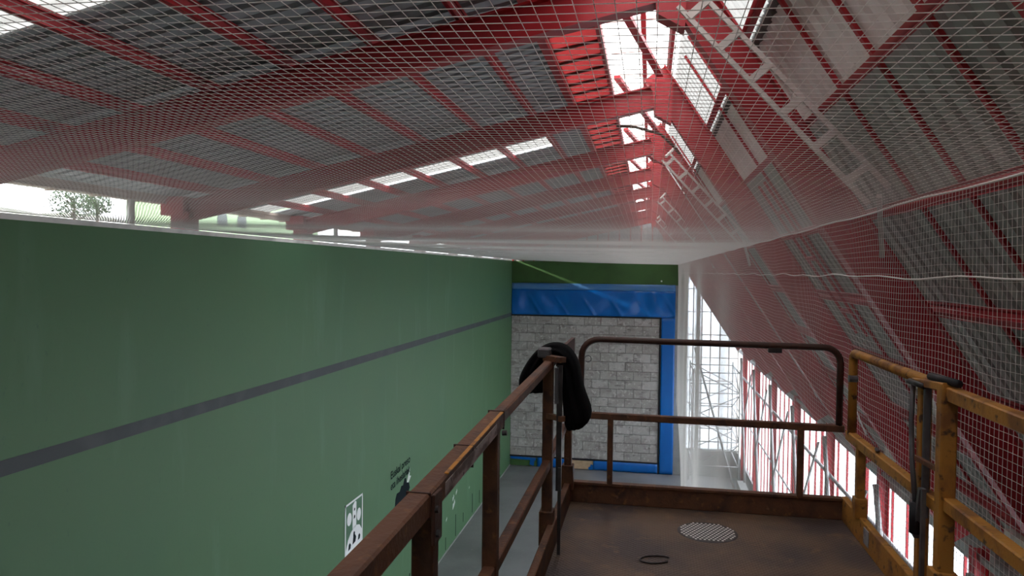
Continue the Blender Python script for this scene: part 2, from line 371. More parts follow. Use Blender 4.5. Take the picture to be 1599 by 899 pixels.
for lo, hi in (((XW, YF - .09, 8.55), (.66, YF, 8.63)), ((.56, YF - .09, 0), (.64, YF, 8.6)), ((XW, YF - .09, .54), (.6, YF, .62))):
    MB().box(lo, hi).build('rubber_edge', 'black', wf)
# padding with wrinkles (top band)
def pad(name, x0, x1, z0, z1, m, nx, nz, amp, par=wf, yo=.10):
    mb = MB(); vs = []
    for i in range(nx + 1):
        for k in range(nz + 1):
            u, v = i / nx, k / nz
            x = x0 + u * (x1 - x0); z = z0 + v * (z1 - z0)
            fold = amp * (math.sin(x * 3.1 + 4 * v * math.sin(x * .9)) * .5 + .8 * math.exp(-((math.sin(x * 2.1 + v * 2.0)) / .18) ** 2) * (1 - v)) * (1 - abs(2 * v - .9) * .6)
            vs.append((x, YF - yo - .04 * math.sin(math.pi * min(1, max(0, v))) - fold, z))
    fs = [(i * (nz + 1) + k, (i + 1) * (nz + 1) + k, (i + 1) * (nz + 1) + k + 1, i * (nz + 1) + k + 1) for i in range(nx) for k in range(nz)]
    mb.add(vs, fs)
    b = len(mb.v)
    rim = [i * (nz + 1) for i in range(nx + 1)] + [nx * (nz + 1) + k for k in range(1, nz + 1)] + [i * (nz + 1) + nz for i in range(nx - 1, -1, -1)] + [k for k in range(nz - 1, 0, -1)]
    n = len(rim); back = [(mb.v[i][0], YF + .01, mb.v[i][2]) for i in rim]
    mb.v += back
    mb.f += [(rim[i], rim[(i + 1) % n], b + (i + 1) % n, b + i) for i in range(n)]
    return mb.build(name, m, par, smooth=True)
pad('wall_pad', XW + .02, 1.39, 8.64, 10.06, 'blue', 200, 14, .13)['label'] = 'wide wrinkled blue pad across the front wall'
pad('wall_pad', XW + .02, 1.39, 10.06, 10.42, 'blue_pale', 60, 4, .012)['label'] = 'faded pale blue upper fold of the padding'
pad('wall_pad', .66, 1.39, .03, 8.62, 'blue', 8, 40, .006)['label'] = 'tall narrow blue pad beside the stone'
pad('wall_pad', -2.95, .56, .03, .54, 'blue', 30, 4, .006)['label'] = 'low blue pad under the stone'
pad('wall_pad', -6.1, -4.2, .03, .54, 'blue', 16, 4, .006)
MB().box((-4.2, YF - .06, .03), (-2.95, YF, .50)).build('repair_board', 'cardboard', wf, label='bare tan board where the blue pad is torn')
MB().add([(-3.2, YF - .10, .03), (-2.9, YF - .10, .03), (-2.9, YF - .10, .42), (-2.98, YF - .12, .30), (-3.08, YF - .11, .34), (-3.12, YF - .12, .2), (-3.22, YF - .11, .15)], [tuple(range(7))]).build('torn_flap', 'blue', wf)
MB().box((XW + .03, YF - .05, .03), (-6.1, YF, .46)).build('green_patch', 'green_top', wf)
MB().add([(-7.66, YF - .08, .40), (-6.2, YF - .08, .36), (-6.2, YF - .09, .50), (-7.66, YF - .09, .54)], [(0, 1, 2, 3)]).build('torn_strip', 'blue', wf)
MB().add([(-6.55, YF - .10, .12), (-6.3, YF - .10, .06), (-6.25, YF - .10, .5), (-6.5, YF - .10, .48)], [(0, 1, 2, 3)]).build('torn_flap', 'blue', wf)
MB().add(*(lambda n: ([(.63 + .05 * math.cos(2 * math.pi * i / n), YF - .04, 10.62 + .05 * math.sin(2 * math.pi * i / n)) for i in range(n)], [tuple(range(n))]))(12)).build('white_spot', 'white_scuff', wf)

# back wall behind the camera
wb = MB().box((-8.3, YB - .4, 0), (1.9, YB, ZW)).build('wall_back', 'green', kind='structure')

# ------------------------------------------------------------------ roofs
def corr_mesh(name, m, pts_of, y1=1.0, per=.25, hgt=.05):
    """trapezoid-ribbed sheet; pts_of(h) -> (top point, bottom point) in XZ for height h."""
    prof = []; y = 0
    while y < y1 - 1e-6:
        prof += [(y, 0), (y + per * .60, 0), (y + per * .70, hgt), (y + per * .90, hgt)]; y += per
    prof.append((y1, 0))
    mb = MB(); vs = []
    for (yy, h) in prof:
        a, b = pts_of(h); vs += [(a[0], yy, a[1]), (b[0], yy, b[1])]
    fs = [(2 * i, 2 * i + 1, 2 * i + 3, 2 * i + 2) for i in range(len(prof) - 1)]
    n = len(vs); th = Vector((0, 0, .002))
    mb.add(vs, fs)
    return mb.mesh(name, m)
def ptsL(xa, xb): return lambda h: ((xa, roofL(xa) + h), (xb, roofL(xb) + h))
cl = thing('ceiling_left', (0, 0, 13), kind='structure')
shL = corr_mesh('roof_sheet', 'sheet', ptsL(-1.26, -8.55)); skL = corr_mesh('roof_sheet', 'skylight_strip', ptsL(-1.95, -8.3))
shS = corr_mesh('roof_sheet', 'sheet', ptsL(-1.26, -1.95)); shS2 = corr_mesh('roof_sheet', 'sheet', ptsL(-8.3, -8.55))
SKY = (4.25, 13.85, 23.9, -4.3)
y = -5.8; n_ = 0
starts = []
while y < YF + .4:
    starts.append(round(y, 3)); y += 1.0
# sheets are laid so that skylight sheets fall where the photo shows them
def is_sky(y): return any(abs(y - s) < .5 for s in (4.2, 14.2))
for y in starts:
    if is_sky(y):
        o = inst('skylight_sheet', skL, cl, (0, y + (.14 if y < 10 else -.25), 0)); o['label'] = 'milky white translucent roof sheet'
        inst('roof_sheet', shS, cl, (0, y, 0)); inst('roof_sheet', shS2, cl, (0, y, 0))
    else:
        inst('roof_sheet', shL, cl, (0, y, 0))
for i, x in enumerate([-1.9 - .92 * k for k in range(7)] + [-8.2]):
    mb = MB(); mb.channel((x, YB, roofL(x) - .075), (x, YF + .4, roofL(x) - .075), .06, .14, (0, 0, 1))
    mb.build('purlin', 'red' if i < 7 else 'gutter', cl)
# eave gutter
mb = MB(); xg, zg = -8.64, 12.27
prof = [(-.09, .07), (-.07, -.06), (.07, -.06), (.09, .07), (.075, .07), (.058, -.045), (-.058, -.045), (-.075, .07)]
mb.extrude(prof, (xg, YB, zg), (xg, YF + .4, zg), (1, 0, 0), (0, 0, 1)); mb.build('gutter', 'gutter', cl, label='beige eave gutter')
for i in range(54):
    yy = YB + .45 + .87 * i
    MB().box((xg - .1, yy - .02, zg - .08), (xg + .1, yy + .02, zg - .06)).build('gutter_bracket', 'gutter', cl)
MB().tube([(-8.5, 10.95, 0), (-8.5, 10.95, 12.2)], .06, 12).build('downpipe', 'white_pipe', cl, smooth=True, label='white rainwater downpipe')
MB().tube([(-8.5, 19.1, 0), (-8.5, 19.1, 12.2)], .06, 12).build('downpipe', 'white_pipe', cl, smooth=True, label='white rainwater downpipe')
# lantern along the ridge: red ribbed panels, glazing bars, panes
PA, PB = Vector((-1.28, 0, 13.86)), Vector((-.64, 0, 13.99)); PT = Vector((-.64, 0, 14.46)); PC = Vector((.37, 0, 14.50))
def red_panel_mesh():
    mb = MB(); L_ = .555; n = 11; vs = []; nrm = Vector((PB.z - PA.z, 0, -(PB.x - PA.x))).normalized()
    for i in range(n * 2 + 1):
        yy = L_ * i / (2 * n); h = nrm * (.010 if i % 2 else 0.0)
        a = PA + h; b = PB + h
        vs += [(a.x, yy, a.z), (b.x, yy, b.z)]
    fs = [(2 * i, 2 * i + 1, 2 * i + 3, 2 * i + 2) for i in range(n * 2)]
    mb.add(vs, fs)
    mb.extrude([(-.012, -.015), (.012, -.015), (.012, .012), (-.012, .012)], (PA.x, L_, PA.z), (PB.x, L_, PB.z), (0, 1, 0), nrm)
    return mb.mesh('red_panel', 'red_clear')
rp = red_panel_mesh(); yy = YB
pj = MB().beam((PA.x, 0, PA.z - .02), (PB.x, 0, PB.z - .02), .035, .035, (0, 1, 0)).mesh('panel_joint', 'rust_dark')
while yy < YF + .3:
    inst('red_panel', rp, cl, (0, yy, 0)); inst('panel_joint', pj, cl, (0, yy - .012, 0)); yy += .58
MB().beam((PA.x, YB, PA.z - .04), (PA.x, YF + .4, PA.z - .04), .10, .14).build('lantern_beam', 'red', cl)
MB().beam((PB.x, YB, PB.z - .03), (PB.x, YF + .4, PB.z - .03), .06, .10).build('lantern_beam', 'red', cl)
MB().beam((-.14, YB, 14.46), (-.14, YF + .4, 14.46), .07, .10).build('lantern_beam', 'red', cl)
pm = MB(); pm.add([(PT.x, .02, PT.z + .06), (PC.x, .02, PC.z + .06), (PC.x, 1.43, PC.z + .06), (PT.x, 1.43, PT.z + .06)], [(0, 1, 2, 3)]); pm = pm.mesh('skylight_pane', 'skylight')
sm_ = MB(); sm_.add([(PB.x, .02, PB.z), (PT.x, .02, PT.z + .06), (PT.x, 1.43, PT.z + .06), (PB.x, 1.43, PB.z)], [(0, 1, 2, 3)]); sm_ = sm_.mesh('side_pane', 'skylight')
gbm = MB().beam((PT.x, 0, PT.z + .03), (PC.x, 0, PC.z + .03), .035, .05).mesh('glazing_bar', 'grey_paint')
yy = -5.8
while yy < YF:
    inst('skylight_pane', pm, cl, (0, yy, 0)); inst('side_pane', sm_, cl, (0, yy, 0)); inst('glazing_bar', gbm, cl, (0, yy, 0)); yy += 1.45
for i in range(len(FR)):
    y_ = FR[i]
    MB().beam((-.58, y_ - 3.9, 14.25), (.10, y_ - .25, 14.05), .10, .06).build('lantern_brace', 'red', cl)

# steep roof on the far side of the net
cr = thing('ceiling_right', (2.5, 0, 10), kind='structure')
def ptsR(xa, xb, off=.36):
    return lambda h: ((leg_pt(xa, off + h).x, leg_pt(xa, off + h).z), (leg_pt(xb, off + h).x, leg_pt(xb, off + h).z))
X1, X2 = .95 - .31, 1.505 - .31           # leg-line x of the first two purlins
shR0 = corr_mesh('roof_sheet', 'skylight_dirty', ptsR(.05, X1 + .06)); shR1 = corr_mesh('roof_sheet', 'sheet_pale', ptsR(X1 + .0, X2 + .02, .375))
shR2 = corr_mesh('roof_sheet', 'sheet_right', ptsR(X2, 4.74))
for y in starts:
    o = inst('skylight_sheet', shR0, cr, (0, y, 0)); o['label'] = 'milky translucent sheet beside the ridge'
    o = inst('upper_roof_sheet', shR1, cr, (0, y, 0)); o['label'] = 'pale grey ribbed sheet'
    inst('roof_sheet', shR2, cr, (0, y, 0))
for k in range(-1, 8):
    xl = X1 + .557 * k
    if k == -1: xl = .04
    a, b = leg_pt(xl, .25, YB), leg_pt(xl, .25, YF + .4)
    MB().channel(a, b, .075 if k != -1 else .05, .13, ND, side=-1).build('purlin', 'red', cr)
for i in range(len(FR)):
    for j in range(1, 5):
        y_ = FR[i] - 4.45 + .89 * j
        mb = MB(); mb.beam(leg_pt(.15, .34, y_), leg_pt(4.6, .34, y_), .05, .03, ND); mb.build('secondary_rafter', 'red', cr)
for i in range(1, len(FR)):
    ya, yb = FR[i - 1] + .12, FR[i] - .12
    MB().beam(leg_pt(2.2, .16, ya), leg_pt(4.2, .16, yb), .035, .02, ND).build('cross_brace', 'grey_paint', cr)
    if i == 3:
        ym = FR[i] - 1.5
        for dy in (0, .5):
            MB().beam(leg_pt(1.3, .17, ym + dy), leg_pt(2.6, .17, ym + dy), .04, .03, ND).build('trimmer', 'red', cr)
        for xq in (1.55, 1.95, 2.4):
            MB().beam(leg_pt(xq, .17, ym), leg_pt(xq, .17, ym + .5), .05, .03, ND).build('trimmer', 'red', cr)
    MB().box((leg_pt(4.1, .2).x - .15, FR[i] - 2.6, leg_pt(4.1, .2).z - .12), (leg_pt(4.1, .2).x + .12, FR[i] - 2.1, leg_pt(4.1, .2).z + .1)).build('cleat_plate', 'grey_paint', cr)
# eave beam and gutter line above the glazed side
MB().beam((4.87, YB, 6.89), (4.87, YF + .4, 6.89), .12, .14).build('eave_beam', 'galv', cr)
MB().beam((4.70, YB, 7.08), (4.70, YF + .4, 7.08), .05, .07).build('eave_rail', 'galv', cr)
MB().box((4.95, YB, 6.9), (4.97, YF + .4, 7.155)).build('eave_fascia', 'galv', cr)
for k in range(160):
    yy = YB + .2 + .29 * k
    if yy < YF:
        if k == 0: erm = MB().beam((4.70, 0, 7.06), (4.87, 0, 6.93), .07, .03).mesh('eave_cleat', 'galv')
        inst('eave_cleat', erm, cr, (0, yy, 0))

# ------------------------------------------------------------------ portal frames
ORD = ['first', 'second', 'third', 'fourth', 'fifth', 'sixth', 'seventh', 'eighth', 'ninth', 'tenth']
for i, y in enumerate(FR):
    t = thing('portal_frame', (4.75, y, 0), 'red steel portal frame, %s one from the front wall' % ORD[len(FR) - 1 - i], 'frame', 'red portal frames')
    mb = MB(); mb.ibeam((.13, y, 13.80), (-8.15, y, 13.80 - .2175 * 8.28), .20, .335, (.2135, 0, .977)); mb.build('rafter', 'red', t)
    a, b = leg_pt(.02, 0, y), leg_pt(4.50, 0, y)
    MB().ibeam(a, b, .20, .37, ND).build('leg', 'red', t)
    # apex plates and haunch below the ridge
    mb = MB(); mb.add([(-.02, y - .115, 14.02), (.30, y - .115, 13.98), (.28, y - .115, 13.35), (.02, y - .115, 13.5),
                       (-.02, y + .115, 14.02), (.30, y + .115, 13.98), (.28, y + .115, 13.35), (.02, y + .115, 13.5)],
                      [(0, 1, 2, 3), (7, 6, 5, 4), (0, 4, 5, 1), (1, 5, 6, 2), (2, 6, 7, 3), (3, 7, 4, 0)])
    mb.build('apex_plate', 'red', t)
    if i == 3: MB().tube([(-.55, y, 13.36), (-.25, y, 13.33), (.12, y, 13.22), (.32, y, 13.03), (.42, y, 12.9)], .022, 6).build('haunch_bar', 'rust_dark', t)
    MB().box((-8.12, y - .15, ZW + .076), (-7.78, y + .15, 12.04)).build('wall_stub', 'red', t)
    MB().box((-8.3 + .01, y - .18, 11.98), (-7.86, y + .18, 12.30)).build('knee_block', 'red', t)
    MB().ibeam((4.72, y, 0.0), (4.72, y, 7.2), .20, .20, (1, 0, 0)).build('column', 'red', t)

# grey ladders hanging beside some of the frames
for idx, nm in ((2, 'eighth'), (4, 'sixth'), (6, 'fourth'), (8, 'second')):
    y = FR[idx] - .55
    t = thing('steel_ladder', (.3, y, 13.4), 'grey steel ladder lying along the steep roof by the %s frame from front wall' % nm, 'ladder', 'roof ladders')
    p0, p1 = Vector((.20, y, 13.40)), Vector((1.75, y - .1, 11.68)); q = Vector((.155, 0, .135)) * 1.0
    for s_ in (0, 1):
        MB().beam(p0 + q * s_, p1 + q * s_, .035, .04, (.74, 0, .67)).build('side_rail', 'grey_paint', t)
    n = 6
    for k in range(n):
        c = p0.lerp(p1, (k + .35) / n)
        MB().beam(c, c + q, .05, .065, (p1 - p0)).build('rung', 'grey_paint', t)
    MB().beam(p0 + q * .5, Vector((.5, y + .4, 13.75)), .04, .04).build('hanger', 'grey_paint', t)
    MB().beam(p1 + q * .5, leg_pt(1.95, .1, y + .5), .04, .04).build('hanger', 'grey_paint', t)

# ------------------------------------------------------------------ glazed right side
wr = thing('window_1', (4.9, 0, 0), kind='structure')
pane = MB().box((4.895, .02, 1.42), (4.905, .85, 6.84)).mesh('pane', 'glass')
shut = MB().box((4.89, .01, 1.42), (4.91, .86, 6.84)).mesh('closed_panel', 'red_panel')  # unseen near bays, closed off to cut the side light
mul = MB().beam((4.88, 0, 1.4), (4.88, 0, 6.85), .035, .05, (1, 0, 0)).mesh('mullion', 'red')
mul2 = MB().beam((4.86, 0, 1.4), (4.86, 0, 6.85), .06, .07, (1, 0, 0)).mesh('mullion', 'red')
k = 0; yy = YB
while yy < YF - .5:
    o = inst('pane' if yy > 7.0 else 'closed_panel', pane if yy > 7.0 else shut, wr, (0, yy, 0)); inst('mullion', mul2 if k % 5 == 2 else mul, wr, (0, yy, 0)); yy += .87; k += 1
MB().tube([(4.62, YB, 5.95), (4.62, YF, 5.95)], .045, 8).build('rail_tube', 'galv', wr, smooth=True)
MB().tube([(4.62, YB, 4.0), (4.62, YF, 4.0)], .03, 8).build('rail_tube', 'galv', wr, smooth=True)
MB().box((4.78, YB, 1.34), (4.98, YF, 1.42)).build('sill', 'galv', wr)
MB().box((4.80, YB, 0), (5.05, YF, 1.34)).build('base_panel', 'concrete', wr)
for i in range(1, len(FR)):
    MB().tube([(4.52, FR[i] - .2, 6.9), (4.52, FR[i] - 2.4, 1.3)], .055, 8).build('strut', 'galv', wr, smooth=True)
    MB().tube([(4.50, FR[i] - 4.1, 6.6), (4.50, FR[i] - 1.2, 3.4)], .035, 8).build('strut', 'galv', wr, smooth=True)

def gable(name, Y, sgn):
    t = thing(name, (2, Y, 0), kind='structure')
    def top(x): return min(roofL(x) if x < -1.28 else 14.5, roofR(x) if x > .3 else 99) - .03
    xs = [-8.3 + .6 * i for i in range(17)] + [1.92, 2.37, 2.83, 3.30, 3.80, 4.28, 4.76]
    for a, b in zip(xs[:-1], xs[1:]):
        zb = ZW if b <= 1.95 else 1.5
        levels = [zb]
        while levels[-1] + 1.25 < max(top(a), top(b)) : levels.append(levels[-1] + 1.25)
        for z in levels:
            za, zb2 = min(z + 1.22, top(a)), min(z + 1.22, top(b))
            if za <= z + .02 and zb2 <= z + .02: continue
            za, zb2 = max(za, z + .001), max(zb2, z + .001)
            mb = MB(); pr = [(a + .02, z), (b - .02, z), (b - .02, zb2), (a + .02, za)]
            mb.add([(x, Y, zz) for x, zz in pr] + [(x, Y + .012, zz) for x, zz in pr],
                   [(0, 1, 2, 3), (7, 6, 5, 4), (0, 4, 5, 1), (1, 5, 6, 2), (2, 6, 7, 3), (3, 7, 4, 0)])
            mb.build('pane' if b > 1.95 and sgn > 0 else 'gable_sheet', 'glass_dim' if b > 1.95 and sgn > 0 else 'sheet', t)
            if z > zb + .1:
                MB().beam((a, Y - .02 * sgn, z - .015), (b, Y - .02 * sgn, z - .015), .05, .045).build('transom', 'grey_paint', t)
        MB().beam((b, Y - .03 * sgn, zb), (b, Y - .03 * sgn, top(b)), .05, .06, (1, 0, 0)).build('mullion', 'red' if b < 1.9 else 'grey_paint', t)
    MB().box((1.9, Y - .12, 0), (4.9, Y + .2, 1.48)).build('base_wall', 'concrete', t)
    MB().beam((.40, Y - .05 * sgn, roofR(.40) - .10), (4.75, Y - .05 * sgn, roofR(4.75) - .10), .06, .12, (1, 0, 0)).build('verge_beam', 'galv', t)
    MB().beam((-8.3, Y - .05 * sgn, roofL(-8.3) - .10), (-1.28, Y - .05 * sgn, roofL(-1.28) - .10), .06, .12, (0, 1, 0)).build('verge_beam', 'galv', t)
    return t
gable('window_2', YF + .2, 1); gable('window_3', YB - .25, -1)

# concrete spectator step along the glazed side
st = thing('spectator_terrace', (4, 18, 0), 'pale concrete spectator terrace below the glazed side', 'terrace')
for i, (x, h) in enumerate(((3.0, .45), (3.6, .9), (4.2, 1.3))):
    MB().box((x, YB + .1, 0), (x + .6 if i < 2 else 4.55, 36.2, h)).build('step', 'concrete', st)

# scaffold tower standing in the corner
sc = thing('scaffold_tower', (3.4, 38.4, 0), 'grey tube scaffold tower in the corner by the front wall', 'scaffold')
cor = [(2.2, 37.4), (4.4, 37.4), (2.2, 40.6), (4.4, 40.6)]
hb = {2.2: 0.0, 4.4: 0.0}
for (x, y) in cor: MB().tube([(x, y, hb[x]), (x, y, 6.4)], .03, 8).build('upright', 'galv', sc, smooth=True)
for z in (1.6, 2.8, 4.0, 5.2, 6.2):
    for a, b in ((0, 1), (2, 3), (0, 2), (1, 3)):
        MB().tube([(*cor[a], z), (*cor[b], z + .02)], .026, 8).build('ledger', 'galv', sc, smooth=True)
for j, z in enumerate((1.6, 2.8, 4.0, 5.2)):
    for a, b in ((0, 1), (2, 3), (0, 2), (1, 3)):
        if (j + a) % 2: a, b = b, a
        MB().tube([(*cor[a], z + .03), (*cor[b], z + 1.1)], .024, 8).build('diagonal', 'galv', sc, smooth=True)
MB().tube([(2.45, 41.2, 7.05), (4.35, 36.9, .05)], .055, 10).build('long_pipe', 'galv', sc, smooth=True)

# ------------------------------------------------------------------ safety nets
def strands(lines, r):
    """lines: list of (n,3) arrays; three-sided tubes."""
    V = []; Fc = []; base = 0
    ang = np.array([0.5, 0.5 + 2 * math.pi / 3, 0.5 + 4 * math.pi / 3])
    for P in lines:
        n = len(P); T = np.gradient(P, axis=0); T /= np.linalg.norm(T, axis=1)[:, None]
        ref = np.array([0, 0, 1.]) if abs(T[0, 2]) < .8 else np.array([1., 0, 0])
        A = np.cross(T, ref); A /= np.linalg.norm(A, axis=1)[:, None]; B = np.cross(A, T)
        ring = P[:, None, :] + r * (A[:, None, :] * np.cos(ang)[None, :, None] + B[:, None, :] * np.sin(ang)[None, :, None])
        V.append(ring.reshape(-1, 3))
        i = np.arange(n - 1)[:, None] * 3 + base; k = np.arange(3)[None, :]; k2 = (k + 1) % 3
        Fc.append(np.stack([i + k, i + k2, i + 3 + k2, i + 3 + k], -1).reshape(-1, 4)); base += 3 * n
    return np.concatenate(V), np.concatenate(Fc)
def net_object(name, lines, r, m, parent):
    V, Fc = strands(lines, r); V = V - np.array(wloc(parent))
    me = bpy.data.meshes.new(name); me.vertices.add(len(V)); me.vertices.foreach_set('co', V.astype(np.float32).ravel())
    me.loops.add(Fc.size); me.loops.foreach_set('vertex_index', Fc.astype(np.int32).ravel())
    me.polygons.add(len(Fc)); me.polygons.foreach_set('loop_start', np.arange(0, Fc.size, 4, dtype=np.int32))
    me.polygons.foreach_set('loop_total', np.full(len(Fc), 4, dtype=np.int32))
    me.update(calc_edges=True); me.validate(); me.materials.append(M[m])
    o = bpy.data.objects.new(name, me); COL.objects.link(o); o.parent = parent; o['kind'] = 'stuff'; return o
XN0, XN1, ZN = XW + .03, 1.5, 11.53
def netz(u, y):
    edge = ZW + .085 + (ZN - ZW - .085) * u; s = np.sin(np.pi * u)
    return edge + s * (.16 * np.exp(-(y / 7.0) ** 2) - .035 * (1 - np.exp(-(y / 9.0) ** 2))) + .012 * np.sin(y * 1.9 + 3 * u) * s
NT = thing('safety_net', (-3, 18, ZN), 'white net stretched flat over the court under the roof', 'net')
YN0, YN1 = -3.0, YF - .05
ys = np.arange(YN0, YN1 + .01, .6); ys = np.append(ys[ys < YN1 - .05], YN1)
lines = []
for u in np.linspace(0, 1, 216):
    lines.append(np.stack([np.full_like(ys, XN0 + (XN1 - XN0) * u), ys, netz(u, ys)], 1))
us = np.linspace(0, 1, 19)
for y_ in np.arange(YN0, YN1, .050):
    yy = y_ - .13 * (XN0 + (XN1 - XN0) * us) * (1 - max(0, y_) / YN1) + .008 * np.sin(us * 40 + y_ * 7)
    yy = np.minimum(yy, YN1)
    lines.append(np.stack([XN0 + (XN1 - XN0) * us, yy, netz(us, yy)], 1))
net_object('netting', lines, .00125, 'net', NT)
rp_ = MB().tube([(XN1, y_, ZN + .008 * math.sin(y_ * 3)) for y_ in np.arange(YN0, YN1, .5)] + [(XN1, YN1, ZN)], .006, 6); rp_.build('edge_rope', 'rope', NT, smooth=True)
rp_ = MB().tube([(XN0, y_, ZW + .085) for y_ in np.arange(YN0, YN1, 1.0)], .006, 6); rp_.build('edge_rope', 'rope', NT, smooth=True)
NS = thing('safety_net', (1.5, 18, 0), 'white net hanging from the overhead net edge down beside the lift', 'net')
def sidex(y, z):
    d = (ZN - z)
    return XN1 + .03 * np.sin(y * .8) * np.clip(d, 0, 1) + .55 * np.clip(d - 7.5, 0, 4) / 4 * np.clip((y - 34) / 7, 0, 1)
zs = np.linspace(ZN, .03, 26); lines = []
for z_ in np.arange(ZN - .036, .02, -.038):
    lines.append(np.stack([sidex(ys, z_), ys, z_ + .008 * np.sin(ys * 4.1 + z_ * 2) + .006 * np.sin(ys * 9)], 1))
for y_ in np.arange(YN0, YN1, .042):
    yv = np.full_like(zs, y_); lines.append(np.stack([sidex(yv, zs), yv + .008 * np.sin(zs * 3 + y_), zs], 1))
net_object('netting', lines, .0013, 'net', NS)
MB().tube([(float(sidex(np.array(y_), np.array(11.09))) - .004, y_, 11.09 + .008 * math.sin(y_ * 5.1) + .006 * math.sin(y_ * 2.3)) for y_ in np.arange(YN0, YN1, .25)], .005, 6).build('rope', 'rope', NS, smooth=True, label='white rope laced through the net')

# ------------------------------------------------------------------ lift platform
LX0, LX1, LY1, LY0, LZ = -.52, 1.26, 5.10, -1.2, 9.5
lift = thing('scissor_lift', (.37, 2.0, 0), 'rusty brown and yellow scissor lift with railed platform', 'lift')
MB().box((LX0 - .05, LY0, LZ - .10), (LX1 + .05, LY1 + .03, LZ)).build('deck', 'deck', lift, label='brown tread plate deck')
# toe boards
def toe(lo, hi, m): return MB().bbox(lo, hi, .004).build('toe_board', m, lift)
toe((LX0, LY1, LZ), (LX1, LY1 + .03, LZ + .14), 'rust')
MB().bbox((LX0, LY1 - .012, LZ + .125), (LX1, LY1 + .045, LZ + .145), .003).build('toe_lip', 'rust', lift)
toe((LX1 - .005, LY0, LZ), (LX1 + .035, LY1 + .03, LZ + .15), 'yellow')
toe((LX0 - .035, LY0, LZ), (LX0 + .005, LY1 + .03, LZ + .15), 'rust')
# end guard rail: bent tube, mid rail, two stanchions
def arc(c, r, a0, a1, ax1, ax2, n=6):
    return [Vector(c) + Vector(ax1) * (r * math.cos(a0 + (a1 - a0) * i / n)) + Vector(ax2) * (r * math.sin(a0 + (a1 - a0) * i / n)) for i in range(n + 1)]
Xv, Zv, Yv = (1, 0, 0), (0, 0, 1), (0, 1, 0)
eL, eR, eT, eB = -.455, 1.225, 10.635, 10.10
pts = [(eL, LY1, eB)] + arc((eL + .12, LY1, eT - .12), .12, math.pi, math.pi / 2, Xv, Zv) + arc((eR - .10, LY1, eT - .11), .10, math.pi / 2, 0, Xv, Zv) + [(eR, LY1, eB)]
MB().tube(pts, .0215, 12).build('end_rail', 'rust_dark', lift, smooth=True)
MB().beam((eL - .02, LY1, eB + .01), (eR + .03, LY1, eB), .045, .045, bv=.005).build('mid_rail', 'rust', lift)
for x in (-.25, .99): MB().beam((x, LY1, LZ + .14), (x, LY1, eB), .038, .038, (1, 0, 0), bv=.004).build('stanchion', 'rust', lift)
MB().bbox((.775, LY1 - .02, eT - .055), (.86, LY1 + .02, eT - .02), .004).build('latch', 'steel_dark', lift)
MB().tube([(eL + .02, LY1 - .01, 10.51)] + arc((eL + .045, LY1 - .01, 10.50), .022, math.pi, -math.pi * .8, Xv, Zv, 10), .003, 5).build('ring', 'steel_mid', lift)
MB().beam((-.548, 4.5, 10.565), (-.512, 5.09, 10.595), .022, .10).build('corner_plate', 'rust_dark', lift)
# right guard rail (yellow): hinged panel, main posts, rails running past the camera
Xr = 1.265
pts = [(Xr, 4.95, 10.09)] + arc((Xr, 4.95 - .05, 10.61 - .05), .05, 0, math.pi / 2, Yv, Zv, 4) + [(Xr, 3.56, 10.615)]
MB().tube(pts, .027, 10).build('panel_rail', 'yellow', lift, smooth=True)
MB().beam((Xr, 5.0, 10.08), (Xr, 3.50, 10.09), .05, .06, bv=.006).build('panel_mid_rail', 'yellow', lift)
MB().beam((Xr, 3.72, LZ + .15), (Xr, 3.72, 10.62), .05, .05, (1, 0, 0), bv=.005).build('post', 'yellow', lift)
MB().beam((Xr, 4.74, LZ + .15), (Xr, 4.74, 10.08), .05, .05, (1, 0, 0), bv=.005).build('post', 'yellow', lift)
MB().bbox((Xr - .035, 4.70, LZ + .14), (Xr + .035, 4.78, LZ + .26), .004).build('post_socket', 'yellow', lift)
MB().beam((Xr - .01, 3.43, LZ + .02), (Xr - .01, 3.43, 10.64), .065, .065, (1, 0, 0), bv=.006).build('post', 'yellow', lift)
MB().bbox((Xr - .06, 3.385, LZ + .14), (Xr + .035, 3.475, LZ + .34), .004).build('post_socket', 'yellow', lift)
MB().beam((Xr - .01, 3.78, 10.60), (Xr - .01, 3.40, 10.63), .06, .035, bv=.004).build('top_plate', 'yellow', lift)
MB().beam((Xr, 3.40, 10.60), (Xr, LY0, 10.59), .055, .06, bv=.006).build('top_rail', 'yellow', lift)
MB().beam((Xr, 3.40, 10.13), (Xr, LY0, 10.13), .055, .06, bv=.006).build('mid_rail', 'yellow', lift)
for y_ in (1.6, .2, -1.15): MB().beam((Xr, y_, LZ + .15), (Xr, y_, 10.58), .055, .055, (1, 0, 0), bv=.005).build('post', 'yellow', lift)
MB().tube([(Xr - .03, 4.93, 10.45), (Xr + .02, 4.93, 10.45)], .022, 10).build('bolt_head', 'steel_mid', lift)
MB().bbox((LX1 - .009, 4.50, LZ + .035), (LX1 - .004, 4.60, LZ + .13), .002).build('label_plate', 'label_grey', lift, label='small grey warning label')
MB().tube([(Xr + .01, 4.45, 10.115), (Xr - .02, 4.36, 10.14)], .012, 6).build('bolt_head', 'steel_mid', lift)
